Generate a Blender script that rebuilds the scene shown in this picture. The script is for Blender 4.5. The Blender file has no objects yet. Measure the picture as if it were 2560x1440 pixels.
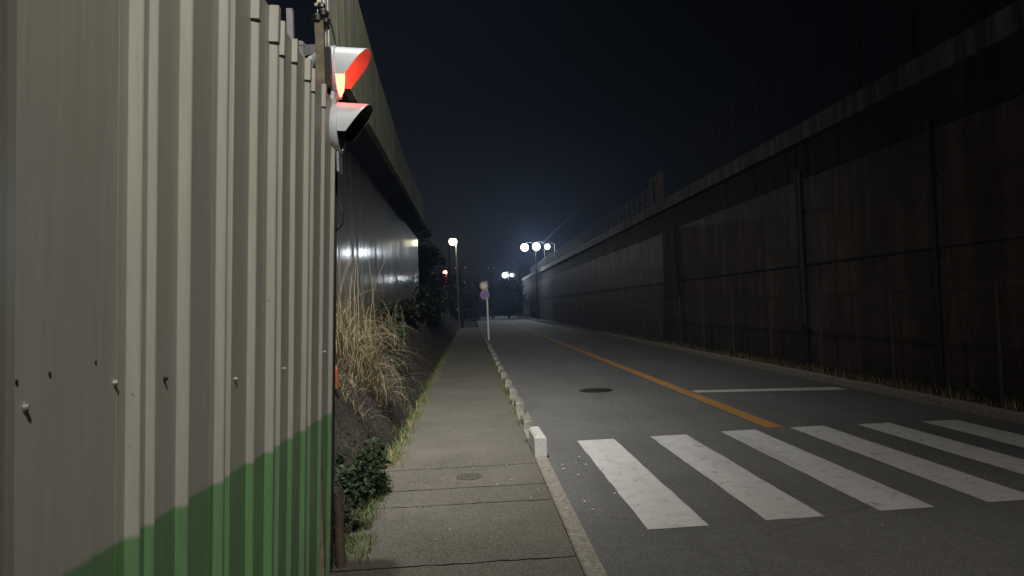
import bpy, bmesh, math, random
from mathutils import Vector, Matrix, noise as mnoise

random.seed(11)
sc = bpy.context.scene
COL = sc.collection
R = math.radians

# ------------------------------------------------------------------ mesh builder
class MB:
    def __init__(self):
        self.v, self.f = [], []

    def quad(self, a, b, c, d):
        n = len(self.v); self.v += [tuple(a), tuple(b), tuple(c), tuple(d)]
        self.f.append((n, n + 1, n + 2, n + 3)); return self

    def box(self, x0, x1, y0, y1, z0, z1):
        n = len(self.v)
        self.v += [(x0, y0, z0), (x1, y0, z0), (x1, y1, z0), (x0, y1, z0),
                   (x0, y0, z1), (x1, y0, z1), (x1, y1, z1), (x0, y1, z1)]
        for q in ((3, 2, 1, 0), (4, 5, 6, 7), (0, 1, 5, 4), (1, 2, 6, 5), (2, 3, 7, 6), (3, 0, 4, 7)):
            self.f.append(tuple(n + i for i in q))
        return self

    def cbox(self, x0, x1, y0, y1, z0, z1, c=0.012):
        """box with chamfered edges at its top"""
        n = len(self.v)
        for (z, o) in ((z0, 0), (z1 - c, 0), (z1, c)):
            self.v += [(x0 + o, y0 + o, z), (x1 - o, y0 + o, z), (x1 - o, y1 - o, z), (x0 + o, y1 - o, z)]
        self.f.append((n + 3, n + 2, n + 1, n)); self.f.append((n + 8, n + 9, n + 10, n + 11))
        for k in (0, 4):
            for i in range(4):
                j = (i + 1) % 4
                self.f.append((n + k + i, n + k + j, n + k + 4 + j, n + k + 4 + i))
        return self

    def tube(self, pts, r, sides=8, caps=True):
        pts = [Vector(p) for p in pts]
        rs = r if isinstance(r, (list, tuple)) else [r] * len(pts)
        rings = []
        for i, p in enumerate(pts):
            t = (pts[min(i + 1, len(pts) - 1)] - pts[max(i - 1, 0)])
            t = t.normalized() if t.length > 1e-9 else Vector((0, 0, 1))
            a = t.cross(Vector((0, 0, 1)))
            if a.length < 1e-3: a = t.cross(Vector((0, 1, 0)))
            a.normalize(); b = t.cross(a)
            n = len(self.v); rings.append(n)
            for k in range(sides):
                w = 2 * math.pi * k / sides
                self.v.append(tuple(p + (a * math.cos(w) + b * math.sin(w)) * rs[i]))
        for i in range(len(pts) - 1):
            for k in range(sides):
                k2 = (k + 1) % sides
                self.f.append((rings[i] + k, rings[i] + k2, rings[i + 1] + k2, rings[i + 1] + k))
        if caps:
            self.f.append(tuple(rings[0] + k for k in reversed(range(sides))))
            self.f.append(tuple(rings[-1] + k for k in range(sides)))
        return self

    def lathe(self, prof, c, axis='z', sides=24):
        """prof: list of (radius, height)"""
        rings = []
        for (r, h) in prof:
            n = len(self.v); rings.append(n)
            for k in range(sides):
                w = 2 * math.pi * k / sides
                p = (r * math.cos(w), r * math.sin(w), h)
                if axis == 'x': p = (h, r * math.cos(w), r * math.sin(w))
                if axis == 'y': p = (r * math.cos(w), h, r * math.sin(w))
                self.v.append((c[0] + p[0], c[1] + p[1], c[2] + p[2]))
        for i in range(len(prof) - 1):
            for k in range(sides):
                k2 = (k + 1) % sides
                self.f.append((rings[i] + k, rings[i] + k2, rings[i + 1] + k2, rings[i + 1] + k))
        self.f.append(tuple(rings[0] + k for k in reversed(range(sides))))
        self.f.append(tuple(rings[-1] + k for k in range(sides)))
        return self

    def prism(self, poly, y0, y1):
        """poly in (x, z), extruded along y"""
        n = len(self.v); m = len(poly)
        for y in (y0, y1):
            self.v += [(p[0], y, p[1]) for p in poly]
        self.f.append(tuple(n + i for i in range(m)))
        self.f.append(tuple(n + m + i for i in reversed(range(m))))
        for i in range(m):
            j = (i + 1) % m
            self.f.append((n + j, n + i, n + m + i, n + m + j))
        return self

    def ribbon(self, pts, w, side):
        side = Vector(side).normalized(); n = len(self.v); m = len(pts)
        for i, p in enumerate(pts):
            p = Vector(p); t = i / (m - 1)
            ww = w * (1 - t * 0.9) * (0.5 + min(1, t * 4) * 0.5)
            self.v += [tuple(p - side * ww / 2), tuple(p + side * ww / 2)]
        for i in range(m - 1):
            a = n + 2 * i; self.f.append((a, a + 1, a + 3, a + 2))
        return self

    def leaf(self, p, d, nrm, ln, w):
        d = Vector(d).normalized(); s = d.cross(Vector(nrm))
        if s.length < 1e-4: s = d.cross(Vector((1, 0, 0)))
        s.normalize(); p = Vector(p); n = len(self.v)
        self.v += [tuple(p), tuple(p + d * ln * .45 + s * w / 2), tuple(p + d * ln), tuple(p + d * ln * .45 - s * w / 2)]
        self.f.append((n, n + 1, n + 2, n + 3)); return self

    def build(self, name, mat, parent=None, smooth=False, loc=None):
        me = bpy.data.meshes.new(name)
        vs = self.v
        if loc is not None:
            vs = [(x - loc[0], y - loc[1], z - loc[2]) for (x, y, z) in vs]
        me.from_pydata(vs, [], self.f); me.update()
        if smooth:
            bm = bmesh.new(); bm.from_mesh(me)
            bmesh.ops.recalc_face_normals(bm, faces=bm.faces)
            for e in bm.edges:
                if len(e.link_faces) == 2 and e.calc_face_angle(0) > R(38): e.smooth = False
            for f in bm.faces: f.smooth = True
            bm.to_mesh(me); bm.free()
        if mat: me.materials.append(mat)
        o = bpy.data.objects.new(name, me); COL.objects.link(o)
        if loc is not None and parent is None: o.location = loc
        if parent:
            o.parent = parent
            o.matrix_parent_inverse = Matrix.Translation(parent.location).inverted()
        return o

def tag(o, label=None, cat=None, group=None, kind=None):
    if label: o['label'] = label
    if cat: o['category'] = cat
    if group: o['group'] = group
    if kind: o['kind'] = kind
    return o

def thing(name, label, cat, loc=(0, 0, 0), group=None):
    o = bpy.data.objects.new(name, None); COL.objects.link(o); o.location = loc
    o.empty_display_size = .2
    return tag(o, label, cat, group)

# ------------------------------------------------------------------ materials
class N:
    def __init__(self, name):
        m = bpy.data.materials.new(name); m.use_nodes = True; self.m = m
        self.t = m.node_tree; self.n = self.t.nodes; self.b = self.n['Principled BSDF']
        self.co = self.n.new('ShaderNodeTexCoord').outputs['Object']
    def link(self, a, b): self.t.links.new(a, b)
    def map(self, scale):
        mp = self.n.new('ShaderNodeMapping'); mp.inputs['Scale'].default_value = scale
        self.link(self.co, mp.inputs['Vector']); return mp.outputs['Vector']
    def noise(self, scale, detail=4, rough=.6, vec=None, out='Fac'):
        t = self.n.new('ShaderNodeTexNoise'); t.inputs['Scale'].default_value = scale
        t.inputs['Detail'].default_value = detail; t.inputs['Roughness'].default_value = rough
        self.link(vec or self.co, t.inputs['Vector']); return t.outputs[out]
    def voro(self, scale, out='Distance', vec=None):
        t = self.n.new('ShaderNodeTexVoronoi'); t.inputs['Scale'].default_value = scale
        self.link(vec or self.co, t.inputs['Vector']); return t.outputs[out]
    def ramp(self, fac, stops):
        r = self.n.new('ShaderNodeValToRGB'); cr = r.color_ramp
        while len(cr.elements) < len(stops): cr.elements.new(.5)
        for e, (p, c) in zip(cr.elements, stops):
            e.position = p; e.color = (c if len(c) == 4 else tuple(c) + (1,)) if isinstance(c, (tuple, list)) else (c, c, c, 1)
        self.link(fac, r.inputs['Fac']); return r.outputs['Color']
    def mix(self, fac, a, b, mode='MIX'):
        x = self.n.new('ShaderNodeMix'); x.data_type = 'RGBA'; x.blend_type = mode
        for sock, v in ((x.inputs[0], fac), (x.inputs[6], a), (x.inputs[7], b)):
            if isinstance(v, (int, float)): sock.default_value = v
            elif isinstance(v, (tuple, list)): sock.default_value = tuple(v) + (1,)
            else: self.link(v, sock)
        return x.outputs[2]
    def math(self, op, a, b=0.0):
        x = self.n.new('ShaderNodeMath'); x.operation = op
        for sock, v in ((x.inputs[0], a), (x.inputs[1], b)):
            if isinstance(v, (int, float)): sock.default_value = v
            else: self.link(v, sock)
        return x.outputs[0]
    def xyz(self, i):
        s = self.n.new('ShaderNodeSeparateXYZ'); self.link(self.co, s.inputs[0]); return s.outputs[i]
    def bump(self, h, strength=.3, dist=.01):
        b = self.n.new('ShaderNodeBump'); b.inputs['Strength'].default_value = strength
        b.inputs['Distance'].default_value = dist; self.link(h, b.inputs['Height'])
        self.link(b.outputs['Normal'], self.b.inputs['Normal'])
    def set(self, col=None, rough=None, metal=None, spec=None):
        for k, v in (('Base Color', col), ('Roughness', rough), ('Metallic', metal), ('Specular IOR Level', spec)):
            if v is None: continue
            s = self.b.inputs[k]
            if isinstance(v, (int, float)): s.default_value = v
            elif isinstance(v, (tuple, list)): s.default_value = tuple(v) + (1,)
            else: self.link(v, s)
        return self.m

def simple(name, c, rough=.6, metal=0, var=.25, scale=20, spec=.5, bump=0):
    k = N(name); f = k.noise(scale, 5)
    lo = tuple(x * (1 - var) for x in c); hi = tuple(min(1, x * (1 + var)) for x in c)
    k.set(k.ramp(f, [(.3, lo), (.7, hi)]), rough, metal, spec)
    if bump: k.bump(k.noise(scale * 2, 5), bump, .005)
    return k.m

def emit(name, c, s, base=(.8, .8, .8)):
    k = N(name); k.set(base, .3)
    k.b.inputs['Emission Color'].default_value = tuple(c) + (1,)
    k.b.inputs['Emission Strength'].default_value = s
    return k.m

def m_asphalt():
    k = N('asphalt')
    big = k.noise(.45, 4); mid = k.noise(9, 4); grit = k.voro(170, 'Color'); g2 = k.noise(320, 2)
    base = k.ramp(big, [(.3, (.110, .111, .112)), (.5, (.145, .146, .147)), (.72, (.182, .182, .181))])
    base = k.mix(k.math('MULTIPLY', mid, .45), base, (.07, .07, .071))
    bw = k.n.new('ShaderNodeRGBToBW'); k.link(grit, bw.inputs[0])
    base = k.mix(k.ramp(bw.outputs[0], [(.62, 0.0), (.9, .7)]), base, (.36, .35, .33))
    base = k.mix(k.ramp(k.noise(55, 3), [(.5, 0.0), (.75, .55)]), base, (.045, .045, .046))
    base = k.mix(k.ramp(k.noise(1.0, 6, .7, k.map((1.6, .25, 1))), [(.5, 0.0), (.72, .4)]), base, (.07, .068, .066))
    cr = k.n.new('ShaderNodeTexVoronoi'); cr.feature = 'DISTANCE_TO_EDGE'; cr.inputs['Scale'].default_value = .55; cr.inputs['Randomness'].default_value = 1
    k.link(k.mix(.12, k.co, k.noise(3, 6, .7, None, 'Color')), cr.inputs['Vector'])
    base = k.mix(k.ramp(cr.outputs['Distance'], [(.002, .22), (.006, 0.0)]), base, (.03, .03, .03))
    k.set(base, k.ramp(mid, [(.3, .72), (.7, .9)]), 0, .3)
    k.bump(k.math('ADD', bw.outputs[0], g2), .6, .004); return k.m

def m_walk():
    k = N('sidewalk_concrete')
    big = k.noise(1.1, 5); mid = k.noise(14, 5); grit = k.voro(150, 'Color')
    base = k.ramp(big, [(.3, (.080, .076, .064)), (.55, (.118, .112, .094)), (.75, (.155, .147, .124))])
    base = k.mix(k.ramp(mid, [(.35, .55), (.6, 0.0)]), base, (.10, .092, .075))
    bw = k.n.new('ShaderNodeRGBToBW'); k.link(grit, bw.inputs[0])
    base = k.mix(k.ramp(bw.outputs[0], [(.55, 0.0), (.85, .55)]), base, (.33, .30, .25))
    base = k.mix(k.ramp(bw.outputs[0], [(.1, .5), (.3, 0.0)]), base, (.065, .06, .05))
    # moss creeping in from both edges
    x = k.xyz(0); e = k.math('ABSOLUTE', k.math('ADD', x, .155))
    e = k.math('ADD', e, k.math('MULTIPLY', k.noise(7, 8, .75), .6))
    base = k.mix(k.ramp(e, [(1.02, 0.0), (1.22, .45)]), base, (.05, .056, .026))
    k.set(base, .85, 0, .3); k.bump(k.math('ADD', bw.outputs[0], mid), .6, .005); return k.m

def m_paint(name, c, wear=.45):
    k = N(name); a = k.noise(7, 8, .75); b = k.noise(75, 4, .7); g = k.voro(160, 'Color')
    bw = k.n.new('ShaderNodeRGBToBW'); k.link(g, bw.inputs[0])
    col = k.mix(k.math('MULTIPLY', k.noise(1.7, 5), .42), c, tuple(x * .62 for x in c))
    f = k.math('ADD', k.math('MULTIPLY', a, .6), k.math('MULTIPLY', b, .4))
    col = k.mix(k.ramp(f, [(wear - .10, .85), (wear - .01, 0.0)]), col, (.06, .06, .06))
    tyre = k.noise(1.0, 5, .6, k.map((2.3, .3, 1)))
    col = k.mix(k.ramp(tyre, [(.5, 0.0), (.7, .35)]), col, tuple(x * .4 for x in c))
    k.set(col, .8, 0, .2); k.bump(k.math('ADD', bw.outputs[0], b), .4, .003); return k.m

def m_fence():
    k = N('painted_steel_sheet')
    z = k.xyz(2)
    lim = k.math('ADD', k.math('ADD', z, k.math('MULTIPLY', k.math('SUBTRACT', k.xyz(1), 1.5), .027)), k.math('MULTIPLY', k.math('SUBTRACT', k.noise(30, 3), .5), .014))
    g = k.ramp(k.math('ADD', k.math('MULTIPLY', lim, .25), 0.0), [(.2795, 0.0), (.2800, 1.0)])
    streak = k.noise(1.0, 5, .6, k.map((40, 40, 1.2)))
    blot = k.noise(2.2, 5)
    cream = k.mix(k.ramp(streak, [(.35, .45), (.6, 0.0)]), (.405, .400, .352), (.30, .295, .255))
    cream = k.mix(k.ramp(blot, [(.4, .22), (.65, 0.0)]), cream, (.37, .34, .28))
    green = k.mix(k.ramp(streak, [(.35, .45), (.65, 0.0)]), (.145, .285, .130), (.085, .175, .080))
    col = k.mix(g, green, cream)
    scuff = k.ramp(k.noise(55, 6, .7), [(.655, 0.0), (.70, .65)])
    col = k.mix(scuff, col, (.16, .12, .085))
    dirt = k.ramp(k.math('ADD', k.math('MULTIPLY', z, .8), k.math('MULTIPLY', k.noise(6, 5), .6)), [(.3, .5), (.75, 0.0)])
    col = k.mix(dirt, col, (.10, .09, .07))
    k.set(col, k.ramp(blot, [(.3, .42), (.7, .56)]), 0, .4)
    k.bump(k.noise(3.0, 4), .22, .01); return k.m

def m_wall(name, lo, hi, moss=(.06, .065, .03), mossamt=.4, rlo=.25, rhi=.5, coat=0.0, stains=1.0):
    k = N(name)
    st = k.noise(1.0, 6, .65, k.map((3.2, 3.2, .16))); st2 = k.noise(1.0, 5, .7, k.map((11, 11, .35))); bl = k.noise(.8, 6)
    c = k.ramp(bl, [(.3, lo), (.7, hi)])
    c = k.mix(k.ramp(st, [(.42, .8 * stains), (.6, 0.0)]), c, tuple(x * .35 for x in lo))
    c = k.mix(k.ramp(st2, [(.56, 0.0), (.72, .5 * stains)]), c, tuple(x * .3 for x in lo))
    c = k.mix(k.ramp(k.noise(1.9, 6), [(.45, 0.0), (.68, mossamt)]), c, moss)
    k.set(c, k.ramp(st2, [(.3, rlo), (.7, rhi)]), 0, .3)
    if coat:   # wet film that breaks up into vertical drips
        wet = k.noise(1.0, 7, .7, k.map((1.5, 1.5, .16)))
        k.link(k.ramp(wet, [(.42, 0.0), (.56, coat)]), k.b.inputs['Coat Weight'])
        k.link(k.ramp(st2, [(.3, .05), (.7, .15)]), k.b.inputs['Coat Roughness'])
        k.link(k.ramp(wet, [(.40, 0.02), (.58, .2)]), k.b.inputs['Specular IOR Level'])
    h = k.math('ADD', k.math('MULTIPLY', st2, .6), k.math('ADD', k.math('MULTIPLY', k.noise(28, 5), .35), k.math('MULTIPLY', st, .7)))
    k.bump(h, .6, .03); return k.m

def m_leaf(name, a, b, rough=.55):
    k = N(name); g = k.n.new('ShaderNodeNewGeometry').outputs['Random Per Island']
    f = k.math('ADD', k.math('MULTIPLY', g, .7), k.math('MULTIPLY', k.noise(1.5, 4), .3))
    k.set(k.ramp(f, [(.15, a), (.85, b)]), rough, 0, .35)
    return k.m

M = dict(
    asphalt=m_asphalt(), walk=m_walk(),
    white=m_paint('road_paint_white', (.61, .61, .605), .470), yellow=m_paint('road_paint_orange', (.50, .26, .085), .47),
    fence=m_fence(),
    wall_l=m_wall('wet_concrete', (.24, .22, .18), (.42, .385, .32), (.12, .115, .07), .4, .42, .7, .5, .75),
    fascia_l=m_wall('mossy_concrete', (.18, .18, .135), (.30, .295, .22), (.16, .18, .06), .8, .6, .85),
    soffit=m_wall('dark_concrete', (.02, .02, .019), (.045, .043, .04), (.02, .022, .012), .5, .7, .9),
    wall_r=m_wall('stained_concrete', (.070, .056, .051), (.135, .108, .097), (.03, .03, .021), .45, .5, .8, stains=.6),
    band_r=m_wall('shaded_band_concrete', (.022, .020, .018), (.05, .045, .04), (.02, .022, .012), .5, .7, .9),  # dark colour holds the shade below the coping; ledge stones and buttress share it
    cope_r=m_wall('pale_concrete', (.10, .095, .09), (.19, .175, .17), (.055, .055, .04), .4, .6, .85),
    kerb=simple('kerb_concrete', (.26, .24, .205), .85, 0, .4, 26, .3, .4),
    block_new=simple('block_concrete_clean', (.46, .455, .44), .75, 0, .14, 30, .3, .25),
    block=simple('block_concrete_old', (.195, .188, .160), .85, 0, .45, 13, .3, .5),
    joint=simple('joint_dirt', (.022, .021, .018), .95, 0, .4, 30, .2),
    soil=None,
    iron=simple('cast_iron', (.035, .030, .027), .55, .6, .4, 60, .4, .5),
    cover_dull=simple('dusty_iron', (.095, .088, .072), .85, .1, .4, 40, .3, .4),
    galv=simple('galvanised_steel', (.34, .345, .35), .45, .5, .2, 30),
    pole_white=simple('white_pole_paint', (.92, .92, .91), .45, 0, .08, 12),
    dark_steel=simple('dark_steel', (.030, .026, .024), .6, .4, .4, 30),
    rust=simple('rusty_pipe', (.12, .085, .065), .75, .2, .45, 25, .3, .3),
    wood=simple('weathered_wood', (.20, .165, .115), .8, 0, .35, 16, .3, .4),
    black=simple('black_rubber', (.014, .013, .013), .5, 0, .2, 20),
    shell=simple('signal_shell', (.62, .66, .70), .38, 0, .07, 9),
    rusty_post=simple('rusty_fence_steel', (.060, .052, .046), .75, .2, .45, 18, .25),
    wire=simple('fence_wire', (.055, .050, .046), .55, .5, .3, 30),
    rail=simple('rail_steel', (.07, .072, .075), .5, .4, .3, 30),
    straw=m_leaf('dry_straw', (.085, .065, .035), (.34, .28, .165), .75),
    green_leaf=m_leaf('green_leaves', (.007, .015, .005), (.025, .048, .014)),
    dark_leaf=m_leaf('dark_leaves', (.006, .009, .005), (.020, .024, .011)),
    litter=m_leaf('dead_leaves', (.012, .009, .007), (.042, .031, .023), .85),
    grass=m_leaf('grass_blades', (.05, .085, .018), (.16, .20, .05)),
    dry_grass=m_leaf('dry_grass_blades', (.15, .13, .05), (.32, .27, .12)),
    bark=simple('bark', (.045, .036, .028), .9, 0, .4, 12, .2, .5),
    orange=simple('orange_plastic', (.26, .075, .022), .5, 0, .25, 14),
    sign_white=simple('sign_white', (.92, .92, .92), .4, 0, .04, 9),
    sign_red=simple('sign_red', (.58, .13, .12), .4, 0, .1, 9),
    sign_blue=simple('sign_blue', (.03, .13, .88), .4, 0, .06, 9),
    sign_ink=simple('sign_ink', (.03, .05, .14), .5, 0, .1, 9),
    bolt=simple('bolt_zinc', (.62, .60, .56), .35, .6, .1, 30),
    red_lens=emit('red_lens_lit', (1.0, .06, .03), 8.0, (.5, .05, .03)),
    lining=simple('signal_hood_lining', (.10, .095, .09), .5, 0, .15, 20),
    dark_lens=simple('green_lens_unlit', (.012, .03, .022), .12, 0, .1, 10),
    lamp_white=emit('lamp_cool', (.84, .93, 1.0), 48),
    lamp_warm=emit('lamp_warm', (1.0, .90, .62), 28),
    lamp_red=emit('lamp_red', (1.0, .30, .24), 4),
)
def m_soil():
    k = N('bank_soil'); a = k.noise(2.4, 7, .65); b = k.noise(24, 6, .7)
    c = k.ramp(a, [(.3, (.028, .025, .021)), (.52, (.060, .053, .045)), (.68, (.11, .10, .086)), (.82, (.18, .17, .15))])
    c = k.mix(k.ramp(b, [(.4, .7), (.6, 0.0)]), c, (.014, .012, .010))
    k.set(c, .95, 0, .2); k.bump(b, .9, .04); return k.m
M['soil'] = m_soil()
M['ground'] = simple('dark_earth', (.030, .028, .022), .95, 0, .4, 3, .2, .5)

# ------------------------------------------------------------------ camera
cam = bpy.data.cameras.new('camera'); co = bpy.data.objects.new('camera', cam); COL.objects.link(co)
cam.sensor_width = 36; cam.lens = 1850 / 2560 * 36; cam.clip_end = 3000; cam.clip_start = .05
rx, up, fw = Vector((.99776343, -.05610877, -.03633098)), Vector((.03492172, -.02589636, .99905448)), Vector((.05699656, .99808877, .02387902))
mw = Matrix(((rx.x, up.x, -fw.x, 0), (rx.y, up.y, -fw.y, 0), (rx.z, up.z, -fw.z, 1.65), (0, 0, 0, 1)))
co.matrix_world = mw; sc.camera = co

# ------------------------------------------------------------------ setting: ground sheets
def sheet(name, x0, x1, y0, y1, z, mat, label, cat, nx=1, ny=1):
    b = MB(); n = 0
    for j in range(ny + 1):
        for i in range(nx + 1):
            b.v.append((x0 + (x1 - x0) * i / nx, y0 + (y1 - y0) * j / ny, z))
    for j in range(ny):
        for i in range(nx):
            a = j * (nx + 1) + i; b.f.append((a, a + 1, a + nx + 2, a + nx + 1))
    return tag(b.build(name, mat), label, cat, kind='structure')

sheet('ground', -170, 170, -60, 400, -.09, M['ground'], 'dark earth ground around the road', 'ground')
sheet('road', .70, 6.62, -30, 300, 0, M['asphalt'], 'dark asphalt road with crosswalk and orange centre line', 'road')
sheet('verge', 6.7, 8.05, -30, 300, .03, M['soil'], 'dark strip of earth between right kerb and wall', 'verge')

# sidewalk slabs with ragged joints over a dark bed
sheet('sidewalk_bed', -.96, .64, -30, 60, -.012, M['joint'], 'dark bed under the sidewalk joints', 'sidewalk')
sw = MB()
joints = [-30, -6, -2.4, .9, 2.9, 4.77, 6.2, 6.75, 7.62, 12.48, 15.6, 19.5, 24, 29, 36, 60]
NX = 26
def jline(y, amp):
    return [(-.95 + 1.575 * i / NX, y + mnoise.noise(Vector((i * .9, y * 3.1, 1.7))) * amp + (i - 13) * .0015) for i in range(NX + 1)]
for a, b_ in zip(joints[:-1], joints[1:]):
    la = jline(a, .022); lb = jline(b_, .022)
    for i in range(NX):
        ga = .007 + .009 * abs(mnoise.noise(Vector((i * .7, a, 4)))); gb = .007 + .009 * abs(mnoise.noise(Vector((i * .7, b_, 4))))
        sw.quad((la[i][0], la[i][1] + ga, .02), (la[i + 1][0], la[i + 1][1] + ga, .02),
                (lb[i + 1][0], lb[i + 1][1] - gb, .02), (lb[i][0], lb[i][1] - gb, .02))
tag(sw.build('sidewalk', M['walk']), 'brown concrete sidewalk with cracked joints between fence and kerb', 'sidewalk', kind='structure')

kb = MB(); y = -8.0
while y < 70:
    kb.cbox(.632, .765, y, y + .594, -.05, .034 + random.uniform(-.004, .004), .012); y += .6
tag(kb.build('kerb', M['kerb']), 'low concrete kerb strip along the left edge of the road', 'kerb', kind='structure')
kb = MB(); y = -8.0
while y < 100:
    kb.cbox(6.60, 6.74, y, y + .592, -.05, .12 + random.uniform(-.006, .006), .015); y += .6
tag(kb.build('kerb', M['kerb']), 'concrete kerb in the dark along the right edge of the road', 'kerb', kind='structure')

# painted markings, 4 mm above the road
stripes = [(1.22, 1.67, 5.31, 8.86), (2.12, 2.57, 5.38, 8.92), (3.03, 3.475, 5.46, 9.03), (3.93, 4.37, 5.53, 9.08), (4.80, 5.22, 5.6, 9.08), (5.62, 6.08, 5.7, 9.06)]
ords = ['first', 'second', 'third', 'fourth', 'fifth', 'sixth', 'seventh', 'eighth', 'ninth', 'tenth', 'eleventh', 'twelfth', 'thirteenth', 'fourteenth', 'fifteenth', 'sixteenth']
for i, (a, b_, c, d) in enumerate(stripes):
    s = MB(); n = 14
    jl = [random.uniform(-.006, .006) for _ in range(n + 1)]; jr = [random.uniform(-.006, .006) for _ in range(n + 1)]
    for k in range(n):
        y0, y1 = c + (d - c) * k / n, c + (d - c) * (k + 1) / n
        s.quad((a + jl[k], y0, .004), (b_ + jr[k], y0 + .02, .004), (b_ + jr[k + 1], y1 + .02, .004), (a + jl[k + 1], y1, .004))
    tag(s.build('crosswalk_stripe', M['white']), 'white crosswalk bar, %s from the left kerb' % ords[i], 'road marking', 'white crosswalk bars', 'structure')
s = MB()
for k in range(60):
    y0, y1 = 9.14 + k, 10.14 + k
    s.quad((3.655 + random.uniform(-.004, .004), y0, .004), (3.875, y0, .004), (3.875, y1, .004), (3.655, y1, .004))
tag(s.build('centre_line', M['yellow']), 'solid orange line down the middle of the road', 'road marking', kind='structure')
s = MB()
for k in range(12):
    x0, x1 = 3.93 + 2.47 * k / 12, 3.93 + 2.47 * (k + 1) / 12
    e = lambda x: -.17 * (x - 3.93)
    s.quad((x0, 12.88 + e(x0) * 1.2 + .0, .004), (x1, 12.88 + e(x1) * 1.2, .004), (x1, 13.2 + e(x1) * .95 + random.uniform(-.01, .01), .004), (x0, 13.2 + e(x0) * .95, .004))
tag(s.build('stop_line', M['white']), 'thin white stop line in the right lane beyond the crosswalk', 'road marking', kind='structure')

# ------------------------------------------------------------------ covers
def cover(name, x, y, z, r, label, mt='iron'):
    t = thing(name, label, 'manhole cover', (x, y, z))
    b = MB(); b.lathe([(r, 0), (r, .006), (r * .93, .008), (r * .93, .004), (r * .88, .004)], (x, y, z), 'z', 32); b.build('rim', M[mt], t)
    b = MB(); b.lathe([(r * .87, 0), (r * .87, .006)], (x, y, z), 'z', 32)
    n = int(r / .035)
    for i in range(-n, n + 1):
        for j in range(-n, n + 1):
            px, py = i * .035, j * .035
            if px * px + py * py < (r * .78) ** 2 and (i + j) % 2 == 0:
                b.box(x + px - .011, x + px + .011, y + py - .011, y + py + .011, z + .006, z + .010)
    b.build('lid', M[mt], t)
cover('manhole_cover', 2.30, 13.83, .004, .31, 'round cast iron manhole cover in the left lane')
cover('valve_cover', -.07, 7.17, .0205, .125, 'small dark valve cover set in the sidewalk', 'cover_dull')

# ------------------------------------------------------------------ kerb blocks
bl0 = None
for i in range(16):
    y0 = 7.93 + 1.74 * i; ln = .68
    h = .212 if i == 0 else .135 + random.uniform(-.02, .012)
    b = MB(); b.cbox(.635, .765, 0, ln, 0, h, .02)
    bm = bmesh.new()
    for v in b.v: bm.verts.new(v)
    bm.verts.ensure_lookup_table()
    for f in b.f: bm.faces.new([bm.verts[k] for k in f])
    bmesh.ops.subdivide_edges(bm, edges=bm.edges[:], cuts=3, use_grid_fill=True)
    if i:
        for v in bm.verts:
            q = Vector((v.co.x * 9, v.co.y * 9 + i * 7, v.co.z * 9))
            v.co += mnoise.noise_vector(q) * .009
    me = bpy.data.meshes.new('kerb_block'); bm.to_mesh(me); bm.free()
    me.materials.append(M['block_new'] if i == 0 else M['block'])
    o = bpy.data.objects.new('kerb_block', me); COL.objects.link(o)
    o.location = (random.uniform(-.008, .008) if i else 0, y0, .028); o.rotation_euler.z = random.uniform(-.012, .012)
    if i == 0: lb = 'clean pale raised kerb block at the near end beside the crosswalk'
    elif i == 1: lb = 'stained tan kerb block with chipped front right behind the clean pale one'
    else: lb = 'weathered kerb block, %s in the row from the crosswalk' % ords[i]
    tag(o, lb, 'kerb block', 'raised kerb blocks between sidewalk and road')

# ------------------------------------------------------------------ construction fence
FZ = 2.93
def fx(z): return -.852 + .050 * (z - 1.7)
def fy(y, z): return y - .04 * (z - 1.7)
#  (start, depth, return length)
ribs = [(1.264, .065, .15), (1.89, .040, .055), (2.005, .026, .06), (2.21, .042, .07), (2.535, .038, .05), (2.655, .018, .05), (2.895, .036, .06),
        (3.15, .044, .05), (3.32, .022, .05), (3.54, .028, .06), (3.81, .032, .05), (3.97, .020, .05), (4.24, .024, .06), (4.53, .03, .05)]
fence = thing('construction_fence', 'tall cream steel sheet fence with green lower band beside the sidewalk', 'fence', (-.93, 1.5, 0))
cuts = [-2.6, -2.0, -1.4, -.82, -.22, .38, 1.0, 1.84, 2.49, 3.10, 3.77, 4.66]
allribs = [(-2.35, .038, .07), (-1.75, .038, .07), (-1.15, .038, .07), (-.55, .038, .07), (.05, .038, .07), (.7, .038, .07)] + ribs
for a, b_ in zip(cuts[:-1], cuts[1:]):
    prof = []
    for (s0, d, rl) in allribs:
        d *= .77
        if a <= s0 < b_:
            rr = min(.010, d * .4); cy = s0 + .006 + rr
            prof += [(s0 - .002, 0), (s0, .002), (s0 + .006, d - rr)]
            prof += [(cy - rr * math.cos(R(q)), d - rr + rr * math.sin(R(q))) for q in range(15, 181 if rl < .12 else 116, 15)]
            prof += [(cy + rr + .004, .002), (cy + rr + .006, 0)] if rl < .12 else [(cy + rr * .6 + rl * .3, d * .62), (cy + rr + rl * .7, d * .2), (cy + rr + rl, 0)]
    prof.sort(key=lambda q: q[0]); prof = [q for q in prof if q[0] > a]; prof.insert(0, (a + .001, 0.0))
    e = b_ - .001
    prof = [p for p in prof if p[0] < e] + [(e, 0.0)]
    b = MB(); m = len(prof); zs = [.03 + (FZ - .03) * k / 10 for k in range(11)]
    for z in zs:
        for (yy, d) in prof:
            w = mnoise.noise(Vector((yy * 1.3, z * .8, 3))) * .003
            b.v.append((fx(z) + d + w, fy(yy, z), z))
    for k in range(10):
        for i in range(m - 1):
            q = k * m + i; b.f.append((q, q + 1, q + m + 1, q + m))
    o = b.build('panel', M['fence'], fence)
    md = o.modifiers.new('thick', 'SOLIDIFY'); md.thickness = .002; md.offset = -1
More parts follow.
